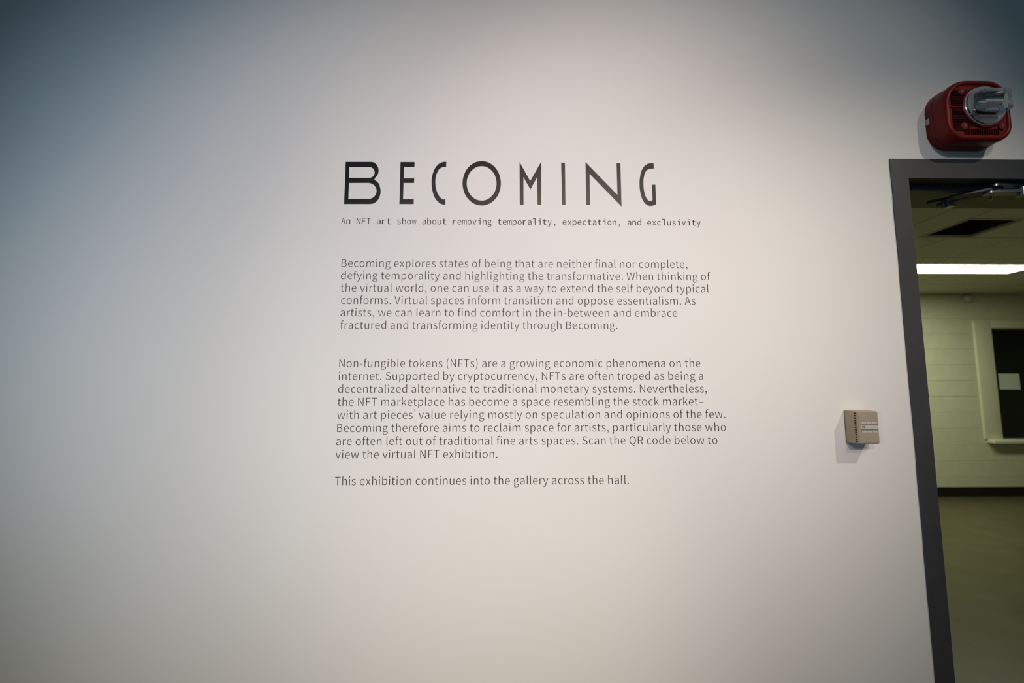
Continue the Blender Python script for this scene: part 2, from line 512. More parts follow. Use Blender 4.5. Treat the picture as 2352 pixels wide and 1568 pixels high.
for k in range(26):
    z = AZ - 0.062 + 0.0049*k
    if abs(z - (AZ + .0086)) < .003: continue
    box(gb, AX - 0.076, AX - 0.030, YF + 0.0022, YF + 0.0052, z - 0.0012, z + 0.0012)
tag(obj('louvre', gb, m_redin, al), kind='stuff')
gb = bmesh.new()
for k in range(20):
    x = AX - 0.044 + 0.0052*k
    box(gb, x - 0.0012, x + 0.0012, YF + 0.0022, YF + 0.0052, AZ - 0.074, AZ - 0.058)
tag(obj('louvre', gb, m_redin, al), kind='stuff')
obj('rib', B(AX - 0.080, AX - 0.030, YF + 0.0004, YF + 0.0052, AZ + 0.0077, AZ + 0.0095), m_red, al)
# solid corner lands that carry the screws
for sx, sz in ((-.0445, .0575), (-.0460, -.0500), (.0662, -.0495), (.0665, .0575)):
    b = bmesh.new()
    cyl(b, (AX + sx, YF + .0052, AZ + sz), (AX + sx, YF + .0008, AZ + sz), .0120, 20, .0105)
    smooth_by_angle(obj('screw_boss', b, m_red, al))
    b = bmesh.new()
    cyl(b, (AX + sx, YF + .0020, AZ + sz), (AX + sx, YF - .0006, AZ + sz), .0042, 14, .0034)
    smooth_by_angle(obj('screw', b, m_chrome, al))
N = 40
circ = lambda rad: [(SX + rad*math.cos(2*math.pi*i/N), SZ + rad*math.sin(2*math.pi*i/N)) for i in range(N)]
bm = bmesh.new()
loft(bm, [(YF + .0050, circ(.0655)), (YF + .0002, circ(.0648)), (YF - .0010, circ(.0625)), (YF + .0004, circ(.0605))])
smooth_by_angle(obj('strobe_collar', bm, m_red, al))
bm = bmesh.new()
loft(bm, [(YF + .0002, circ(.0602)), (YF - .0012, circ(.0598)), (YF - .0026, circ(.0570)), (YF - .0014, circ(.0530)), (YF - .0010, circ(.0500))])
smooth_by_angle(obj('strobe_base', bm, m_frost, al))
# clear lens: round flange that grows into a block standing off the face
bx = lambda hw, hh, r, cz=0: rr_loop(SX + .0005, SZ + cz, hw, hh, r, 9)
bm = bmesh.new()
loft(bm, [(YF - .0028, bx(.0590, .0590, .0590)), (YF - .0062, bx(.0575, .0575, .0575)), (YF - .0090, bx(.0490, .0450, .036)), (YF - .0120, bx(.0420, .0345, .014)),
          (YF - .0340, bx(.0398, .0318, .008)), (YF - .0390, bx(.0385, .0302, .007)), (YF - .0400, bx(.0360, .0280, .006))])
smooth_by_angle(obj('lens', bm, m_lens, al), 40)
# reflector cup, flash tube and its leads inside the lens
bm = bmesh.new()
prof = [(-.026, .0180), (-.020, .0095), (-.011, .0040), (0, .0022), (.011, .0040), (.020, .0095), (.026, .0180)]
V = [[bm.verts.new((SX + sx, YF - .0030 - d_, SZ + z)) for z, d_ in prof] for sx in (-.034, .034)]
W = [[bm.verts.new((SX + sx, YF - .0030 - d_ + .0009, SZ + z*1.04)) for z, d_ in prof] for sx in (-.034, .034)]
n_ = len(prof)
for i in range(n_ - 1):
    bm.faces.new((V[0][i], V[1][i], V[1][i+1], V[0][i+1]))
    bm.faces.new((W[0][i], W[0][i+1], W[1][i+1], W[1][i]))
for s_ in (0, 1):
    for i in range(n_ - 1): bm.faces.new((V[s_][i], V[s_][i+1], W[s_][i+1], W[s_][i]))
bm.faces.new((V[0][0], V[1][0], W[1][0], W[0][0])); bm.faces.new((V[0][-1], V[1][-1], W[1][-1], W[0][-1]))
smooth_by_angle(obj('reflector', bm, m_foil, al))
bm = bmesh.new(); cyl(bm, (SX - .026, YF - .0135, SZ + .002), (SX + .026, YF - .0135, SZ + .002), .0034, 14)
smooth_by_angle(obj('flash_tube', bm, m_tube, al))
for sx in (-.026, .026):
    bm = bmesh.new(); cyl(bm, (SX + sx, YF - .0135, SZ + .002), (SX + sx*1.06, YF - .0022, SZ - .012), .0016, 8)
    obj('tube_lead', bm, m_chrome, al)
for z in (-.040, -.034, .034, .040):
    obj('moulded_rib', B(SX - .028, SX + .028, YF - .0050, YF - .0030, SZ + z - .0010, SZ + z + .0010), m_frost, al)
obj('clip', B(AX - .1002, AX - .0975, 1.2875, 1.2985, AZ - .014, AZ + .004, bev=0.0008), m_white, al)

# ================================================================== THERMOSTAT BOX
TX0, TX1 = 0.9705, 1.0288
TZ0, TZ1 = 1.3478, 1.4372
YT = 1.252
tb = thing('thermostat', ((TX0 + TX1)/2, F0, TZ0), 'small beige thermostat box on the white wall left of the doorway', 'thermostat')
obj('back_plate', B(TX0 + .0000, TX1 + .0005, F0 - .005, F0, TZ0 + .001, TZ1 + .0005, bev=.001), m_labeld, tb)
bm = bmesh.new()
cx, cz = (TX0 + TX1)/2, (TZ0 + TZ1)/2
hw, hh = (TX1 - TX0)/2, (TZ1 - TZ0)/2
loft(bm, [(F0 - .0045, rr_loop(cx, cz, hw + .001, hh + .001, .002, 4)), (F0 - .030, rr_loop(cx, cz, hw + .0002, hh + .0002, .003, 4)),
          (YT + .0022, rr_loop(cx, cz, hw - .0002, hh - .0004, .0032, 4)), (YT + .0004, rr_loop(cx, cz, hw - .0012, hh - .0014, .003, 4)), (YT, rr_loop(cx, cz, hw - .0030, hh - .0032, .002, 4))])
smooth_by_angle(obj('cover', bm, m_beige, tb), 40)
obj('face_plate', B(TX0 + .0028, TX1 - .0012, YT - .0010, YT + .0005, TZ0 + .0030, TZ1 - .0030, bev=.0006), m_beige2, tb)
for k in range(13):     # vent holes up the left side
    z = TZ0 + .0055 + (TZ1 - TZ0 - .012)*k/12
    obj('vent_slot', B(TX0 - .0004, TX0 + .0010, YT + .0042, YT + .0104, z - .0019, z + .0019), m_slot, tb)
zc = cz + .0010
lx0, lx1 = TX0 + .0085, TX1 - .0040
for za_, zb_ in ((zc + .0094, zc + .0140), (zc - .0060, zc + .0066), (zc - .0148, zc - .0090)):
    w3 = 3 if zb_ - za_ < .01 else 1
    for j in range(w3):
        a = lx0 + (lx1 - lx0)*j/w3 + (0.0012 if w3 == 3 else 0); b_ = lx0 + (lx1 - lx0)*(j + 1)/w3 - (0.0012 if w3 == 3 else 0)
        tag(obj('label_window', B(a, b_, YT - .0018, YT - .0008, za_, zb_, bev=.0003), m_label, tb), label='pale glossy label strip')
for z_ in (zc + .0080, zc - .0076):
    obj('groove_line', B(lx0 - .0006, lx1 + .0012, YT - .0013, YT - .0009, z_ - .0007, z_ + .0007), m_labeld, tb)
sq = bmesh.new()
qx, qz = lx0 + .0062, zc + .0004
for a in ((qx - .0030, qx + .0030, qz + .0020, qz + .0030), (qx - .0030, qx + .0030, qz - .0030, qz - .0020), (qx - .0030, qx - .0018, qz - .0020, qz + .0020), (qx + .0018, qx + .0030, qz - .0020, qz + .0020)):
    box(sq, a[0], a[1], YT - .0023, YT - .0017, a[2], a[3])
tag(obj('square_mark', sq, m_labeld, tb), label='small dark square outline printed on the label')

# ================================================================== WALL LETTERING
# glyph outlines: per spline left handle, point, right handle (x, y)
GLYPHS = {"(":[[206,-66,335,-275,361,-263,387,-251,413,-239,293,-41,235,197,235,436,235,672,293,909,413,1109,387,1121,361,1134,335,1146,206,936,129,710,129,436,129,160]],")":[[112,-263,139,-275,268,-66,345,160,345,436,345,710,268,936,139,1146,112,1134,85,1121,59,1109,179,909,239,672,239,436,239,197,179,-41,59,-239,85,-251]],",":[[95,-241,105,-266,231,-213,310,-108,310,27,310,120,269,176,202,176,150,176,105,143,105,87,105,31,148,-3,199,-3,204,-2,209,-2,214,-1,213,-85,161,-153,74,-190,85,-216]],"-":[[64,376,64,343,184,343,303,343,423,343,423,376,423,408,423,441,303,441,184,441,64,441,64,408]],".":[[143,-18,195,-18,245,-18,287,21,287,78,287,137,245,176,195,176,143,176,102,137,102,78,102,21]],"A":[[121,342,6,0,49,0,92,0,136,0,169,105,202,209,235,314,360,314,486,314,611,314,643,209,676,105,709,0,754,0,800,0,846,0,730,342,613,684,497,1027,449,1027,401,1027,353,1027,237,684],[371,416,268,416,284,469,301,521,318,574,354,690,388,801,420,922,422,922,424,922,426,922,459,803,492,690,529,574,546,521,562,469,578,416,475,416]],"B":[[141,342,141,0,250,0,359,0,468,0,697,0,857,99,857,301,857,441,770,522,648,546,648,549,648,551,648,553,745,584,798,674,798,776,798,957,653,1027,445,1027,344,1027,243,1027,141,1027,141,684],[321,591,270,591,270,702,270,813,270,924,323,924,376,924,429,924,590,924,671,880,671,759,671,654,599,591,423,591,372,591],[330,104,270,104,270,232,270,361,270,490,330,490,390,490,450,490,630,490,730,433,730,305,730,167,626,104,450,104,390,104]],"F":[[141,342,141,0,184,0,227,0,270,0,270,154,270,307,270,461,401,461,532,461,662,461,662,497,662,534,662,570,532,570,401,570,270,570,270,686,270,802,270,917,424,917,578,917,732,917,732,954,732,990,732,1027,535,1027,338,1027,141,1027,141,684]],"N":[[141,342,141,0,182,0,223,0,263,0,263,180,263,359,263,539,263,647,254,756,248,860,250,860,252,860,254,860,290,789,327,719,364,648,489,432,613,216,738,0,782,0,827,0,871,0,871,342,871,684,871,1027,830,1027,789,1027,748,1027,748,849,748,671,748,493,748,387,758,270,766,168,764,168,761,168,759,168,722,239,685,309,648,380,523,595,398,811,273,1027,229,1027,185,1027,141,1027,141,684]],"Q":[[704,90,520,90,335,90,214,255,214,517,214,773,335,931,520,931,704,931,825,773,825,517,825,255],[644,-258,833,-258,895,-258,950,-248,980,-234,972,-201,964,-168,955,-134,929,-143,894,-150,847,-150,737,-150,641,-104,595,-13,812,25,958,221,958,517,958,846,777,1045,520,1045,262,1045,81,846,81,517,81,216,232,17,457,-14,514,-154]],"R":[[328,539,270,539,270,667,270,794,270,922,328,922,385,922,443,922,604,922,692,874,692,739,692,605,604,539,443,539,385,539],[621,145,704,0,753,0,802,0,850,0,763,150,676,300,590,450,728,483,821,578,821,739,821,952,671,1027,462,1027,355,1027,248,1027,141,1027,141,684,141,342,141,0,184,0,227,0,270,0,270,145,270,290,270,436,332,436,394,436,455,436,538,290]],"S":[[280,-18,426,-18,640,-18,775,111,775,273,775,426,682,496,563,548,514,569,466,590,417,611,338,644,246,682,246,783,246,874,322,931,438,931,534,931,609,895,672,836,695,864,717,891,739,919,668,993,560,1045,438,1045,252,1045,115,931,115,773,115,623,228,550,324,510,373,488,422,467,471,445,569,402,643,368,643,262,643,162,563,95,427,95,321,95,217,146,144,223,119,193,93,163,67,133,155,41]],"T":[[354,306,354,0,398,0,441,0,485,0,485,306,485,612,485,917,588,917,692,917,796,917,796,954,796,990,796,1027,545,1027,294,1027,43,1027,43,990,43,954,43,917,147,917,251,917,354,917,354,612]],"V":[[220,342,329,0,379,0,429,0,479,0,588,342,697,684,805,1027,761,1027,718,1027,674,1027,619,841,563,656,508,471,473,350,448,252,409,132,407,132,405,132,403,132,366,252,339,350,304,471,248,656,193,841,137,1027,92,1027,47,1027,1,1027,111,684]],"W":[[181,342,254,0,305,0,356,0,408,0,458,206,509,413,560,619,577,700,597,775,612,853,614,853,616,853,618,853,634,775,650,700,668,619,720,413,772,206,824,0,876,0,928,0,980,0,1051,342,1121,684,1192,1027,1151,1027,1110,1027,1069,1027,1032,840,995,654,958,468,940,357,920,246,902,134,899,134,896,134,894,134,868,246,846,359,821,468,773,654,725,840,678,1027,638,1027,599,1027,559,1027,512,840,465,654,417,468,392,357,367,246,345,134,343,134,341,134,339,134,318,246,298,357,277,468,241,654,205,840,169,1027,125,1027,81,1027,36,1027,109,684]],"a":[[176,-18,304,-18,398,-18,483,31,556,91,557,91,559,91,560,91,564,61,568,30,571,0,606,0,641,0,676,0,676,156,676,312,676,468,676,657,599,780,413,780,290,780,183,725,115,681,131,651,148,622,164,592,224,633,304,674,392,674,517,674,549,580,549,482,225,445,83,363,83,197,83,60],[413,85,340,85,265,85,206,119,206,206,206,304,293,367,549,396,549,326,549,255,549,185,475,119]],"b":[[394,-18,464,-18,637,-18,794,132,794,392,794,627,688,780,492,780,406,780,322,732,252,674,254,719,256,764,258,810,258,911,258,1013,258,1115,215,1115,172,1115,129,1115,129,743,129,372,129,0,163,0,197,0,231,0,235,26,239,52,242,78,244,78,246,78,248,78,314,18],[569,90,443,90,392,90,324,109,258,168,258,302,258,435,258,569,329,636,396,672,459,672,605,672,661,560,661,391,661,203]],"c":[[227,-18,429,-18,520,-18,606,18,675,77,656,106,638,135,619,164,571,122,510,88,440,88,300,88,204,204,204,380,204,555,305,672,444,672,503,672,552,646,595,606,617,634,638,662,660,690,606,738,538,780,438,780,242,780,73,633,73,380,73,127]],"d":[[197,-18,388,-18,479,-18,560,31,619,90,620,90,622,90,623,90,627,60,631,30,634,0,669,0,704,0,739,0,739,372,739,743,739,1115,697,1115,654,1115,611,1115,611,1017,611,920,611,822,613,779,615,735,618,692,550,746,493,780,403,780,230,780,74,626,74,380,74,126],[486,90,416,90,283,90,206,197,206,381,206,555,304,672,426,672,489,672,548,650,611,592,611,459,611,326,611,193,548,123]],"e":[[234,-18,437,-18,539,-18,620,15,686,59,671,87,656,116,641,144,584,106,525,84,451,84,307,84,207,188,199,350,370,350,541,350,711,350,714,370,717,395,717,423,717,640,608,780,413,780,239,780,73,627,73,380,73,129],[333,441,197,441,213,592,308,678,416,678,535,678,605,595,605,441,469,441]],"f":[[46,689,46,657,81,657,115,657,150,657,150,438,150,219,150,0,192,0,235,0,277,0,277,219,277,438,277,657,331,657,385,657,438,657,438,691,438,726,438,761,385,761,331,761,277,761,277,801,277,841,277,881,277,979,312,1031,385,1031,412,1031,443,1024,471,1010,480,1043,489,1076,499,1109,464,1123,419,1133,371,1133,220,1133,150,1036,150,882,150,842,150,801,150,761,115,758,81,756,46,754,46,721]],"g":[[200,-350,385,-350,620,-350,770,-228,770,-87,770,39,681,94,506,94,456,94,406,94,356,94,254,94,223,129,223,176,223,218,244,244,272,268,305,251,347,241,384,241,541,241,662,343,662,506,662,571,637,627,601,662,653,662,704,662,756,662,756,695,756,728,756,761,668,761,580,761,492,761,465,772,427,780,384,780,231,780,99,675,99,508,99,417,148,343,199,304,199,302,199,300,199,298,158,270,115,220,115,157,115,97,144,56,183,32,183,30,183,28,183,25,112,-18,71,-81,71,-147,71,-277],[472,328,384,328,297,328,223,398,223,508,223,620,296,686,384,686,475,686,546,620,546,508,546,398],[550,-262,403,-262,265,-262,183,-210,183,-129,183,-85,206,-39,261,0,294,-8,331,-11,359,-11,402,-11,446,-11,490,-11,591,-11,644,-36,644,-108,644,-186]],"h":[[129,372,129,0,172,0,215,0,258,0,258,184,258,368,258,552,333,629,387,668,465,668,566,668,609,608,609,465,609,310,609,155,609,0,652,0,694,0,737,0,737,161,737,321,737,482,737,675,664,780,504,780,401,780,322,723,252,653,254,705,256,757,258,810,258,911,258,1013,258,1115,215,1115,172,1115,129,1115,129,743]],"i":[[129,254,129,0,172,0,215,0,258,0,258,254,258,507,258,761,215,761,172,761,129,761,129,507],[143,917,193,917,244,917,279,951,279,1003,279,1052,244,1085,193,1085,143,1085,109,1052,109,1003,109,951]],"k":[[129,372,129,0,171,0,213,0,255,0,255,67,255,134,255,200,303,256,350,311,398,367,472,245,546,122,620,0,667,0,713,0,759,0,663,151,568,303,472,454,556,556,641,658,725,761,678,761,630,761,583,761,475,627,368,493,261,360,259,360,257,360,255,360,255,612,255,863,255,1115,213,1115,171,1115,129,1115,129,743]],"l":[[168,-18,263,-18,298,-18,319,-13,338,-7,331,26,325,58,319,91,305,88,300,88,293,88,273,88,258,104,258,143,258,467,258,791,258,1115,215,1115,172,1115,129,1115,129,794,129,472,129,151,129,43]],"m":[[129,254,129,0,172,0,215,0,258,0,258,184,258,368,258,552,326,630,391,668,448,668,545,668,590,608,590,465,590,310,590,155,590,0,632,0,675,0,717,0,717,184,717,368,717,552,789,630,850,668,909,668,1006,668,1050,608,1050,465,1050,310,1050,155,1050,0,1093,0,1135,0,1178,0,1178,161,1178,321,1178,482,1178,675,1104,780,948,780,854,780,776,720,696,634,665,724,604,780,486,780,395,780,317,723,249,650,248,650,247,650,246,650,242,687,238,724,234,761,199,761,164,761,129,761,129,507]],"n":[[129,254,129,0,172,0,215,0,258,0,258,184,258,368,258,552,333,629,387,668,465,668,566,668,609,608,609,465,609,310,609,155,609,0,652,0,694,0,737,0,737,161,737,321,737,482,737,675,664,780,504,780,401,780,321,723,249,650,248,650,247,650,246,650,242,687,238,724,234,761,199,761,164,761,129,761,129,507]],"o":[[238,-18,424,-18,611,-18,776,127,776,380,776,633,611,780,424,780,238,780,73,633,73,380,73,127],[556,88,424,88,293,88,204,204,204,380,204,555,293,672,424,672,556,672,646,555,646,380,646,204]],"p":[[129,40,129,-321,172,-321,215,-321,258,-321,258,-235,258,-149,258,-63,256,-19,255,26,254,70,322,13,395,-18,464,-18,637,-18,794,132,794,392,794,627,688,780,492,780,403,780,318,730,249,672,248,672,247,672,246,672,242,702,238,731,234,761,199,761,164,761,129,761,129,400],[569,90,443,90,392,90,325,109,258,168,258,302,258,435,258,569,331,636,396,672,459,672,605,672,661,560,661,391,661,203]],"r":[[129,254,129,0,172,0,215,0,258,0,258,163,258,326,258,489,308,618,385,665,448,665,480,665,497,661,522,653,530,690,538,726,546,763,522,776,499,780,465,780,381,780,303,718,249,622,248,622,247,622,246,622,242,668,238,714,234,761,199,761,164,761,129,761,129,507]],"s":[[220,-18,328,-18,507,-18,604,84,604,207,604,352,483,397,373,438,287,471,209,499,209,570,209,630,254,681,350,681,417,681,471,651,522,613,543,640,563,667,584,693,527,741,443,780,349,780,182,780,87,685,87,564,87,434,202,384,308,345,392,314,482,277,482,200,482,134,433,81,332,81,241,81,174,118,106,172,86,144,65,115,45,87,116,27]],"t":[[206,-18,367,-18,415,-18,465,-4,508,10,500,42,492,74,483,106,458,95,424,85,396,85,308,85,279,139,279,231,279,373,279,515,279,657,348,657,417,657,486,657,486,691,486,726,486,761,417,761,348,761,279,761,279,832,279,903,279,975,243,975,208,975,172,975,168,903,163,832,158,761,118,758,78,756,38,754,38,721,38,689,38,657,76,657,113,657,151,657,151,516,151,376,151,235,151,83]],"u":[[190,-18,352,-18,455,-18,531,36,602,119,604,119,605,119,606,119,610,79,613,40,616,0,652,0,687,0,723,0,723,254,723,507,723,761,680,761,638,761,595,761,595,581,595,401,595,221,522,132,468,92,389,92,289,92,246,153,246,294,246,450,246,605,246,761,204,761,161,761,118,761,118,600,118,439,118,279,118,84]],"v":[[201,254,293,0,343,0,393,0,443,0,532,254,622,507,711,761,669,761,627,761,585,761,537,616,489,472,441,328,419,254,394,176,371,104,369,104,366,104,364,104,342,176,318,254,294,328,246,472,199,616,151,761,107,761,63,761,18,761,110,507]],"w":[[179,254,249,0,299,0,348,0,398,0,434,136,470,272,506,408,525,480,541,552,557,629,560,629,562,629,564,629,583,552,597,482,616,410,653,274,689,137,725,0,777,0,829,0,881,0,950,254,1018,507,1087,761,1046,761,1005,761,964,761,927,614,890,467,853,321,836,248,822,179,807,109,804,109,802,109,800,109,782,179,765,248,746,321,707,467,667,614,627,761,586,761,544,761,503,761,463,614,423,467,384,321,366,248,349,179,333,109,331,109,329,109,326,109,311,179,297,248,282,321,244,467,206,614,168,761,125,761,81,761,38,761,108,507]],"x":[[105,132,21,0,66,0,111,0,155,0,190,59,224,119,258,178,284,224,308,270,335,314,337,314,339,314,342,314,371,270,399,224,424,178,462,119,499,59,536,0,583,0,630,0,676,0,593,128,509,256,426,384,503,509,580,635,657,761,613,761,568,761,524,761,493,705,461,649,430,594,406,550,385,510,363,466,360,466,358,466,356,466,331,510,304,550,282,594,247,649,213,705,179,761,133,761,87,761,41,761,118,639,195,518,272,396,188,264]],"y":[[106,-328,141,-328,293,-328,373,-213,426,-64,521,211,616,486,711,761,670,761,628,761,587,761,541,620,495,479,450,339,430,270,408,193,388,123,386,123,383,123,381,123,354,195,329,272,305,339,254,479,203,620,151,761,107,761,63,761,18,761,120,507,222,253,324,-1,318,-21,312,-40,307,-59,275,-153,221,-223,136,-223,115,-223,92,-216,77,-210,69,-244,60,-278,52,-312,76,-322]],"z":[[49,23,49,0,241,0,433,0,625,0,625,35,625,69,625,104,486,104,348,104,210,104,344,300,478,496,612,692,612,715,612,738,612,761,439,761,266,761,92,761,92,726,92,691,92,657,211,657,331,657,450,657,316,461,183,265,49,69,49,46]],"–":[[64,379,64,350,272,350,479,350,686,350,686,379,686,408,686,437,479,437,272,437,64,437,64,408]],"’":[[143,877,67,839,77,821,87,803,97,786,186,828,272,923,272,1048,272,1125,221,1181,161,1181,98,1181,66,1134,66,1090,66,1039,101,1000,154,1000,169,1000,183,1006,192,1011,192,950]]}
ADVANCE = {" ":313,"(":473,")":473,",":389,"-":486,".":389,"A":851,"B":920,"F":773,"N":1012,"Q":1039,"R":889,"S":834,"T":839,"V":805,"W":1229,"a":788,"b":865,"c":714,"d":868,"e":776,"f":455,"g":790,"h":850,"i":385,"k":773,"l":397,"m":1297,"n":854,"o":848,"p":868,"r":543,"s":655,"t":528,"u":850,"v":729,"w":1123,"x":697,"y":729,"z":665,"–":750,"’":320}
UNIT = 2.1431424852312187e-05
BODY_LINES = [('Becoming explores states of being that are neither final nor complete,', -0.47667, 1.85182, 28.73), ('defying temporality and highlighting the transformative. When thinking of', -0.47578, 1.81556, 30.93), ('the virtual world, one can use it as a way to extend the self beyond typical', -0.47419, 1.77931, 30.09), ('conforms. Virtual spaces inform transition and oppose essentialism. As', -0.47251, 1.74305, 29.53), ('artists, we can learn to find comfort in the in-between and embrace', -0.473, 1.7068, 26.91), ('fractured and transforming identity through Becoming.', -0.4715, 1.67055, 26.3), ('Non-fungible tokens (NFTs) are a growing economic phenomena on the', -0.47261, 1.56103, 29.54), ('internet. Supported by cryptocurrency, NFTs are often troped as being a', -0.4718, 1.52477, 26.42), ('decentralized alternative to traditional monetary systems. Nevertheless,', -0.47179, 1.48852, 27.94), ('the NFT marketplace has become a space resembling the stock market–', -0.47101, 1.45227, 26.37), ('with art pieces’ value relying mostly on speculation and opinions of the few.', -0.47062, 1.41601, 28.39), ('Becoming therefore aims to reclaim space for artists, particularly those who', -0.47184, 1.37976, 27.69), ('are often left out of traditional fine arts spaces. Scan the QR code below to', -0.47151, 1.3435, 25.71), ('view the virtual NFT exhibition.', -0.47108, 1.30725, 30.8), ('This exhibition continues into the gallery across the hall.', -0.47067, 1.23474, 28.39)]
SUBTITLE = ('An NFT art show about removing temporality, expectation, and exclusivity', -0.47302, 0.57619, 1.98024)
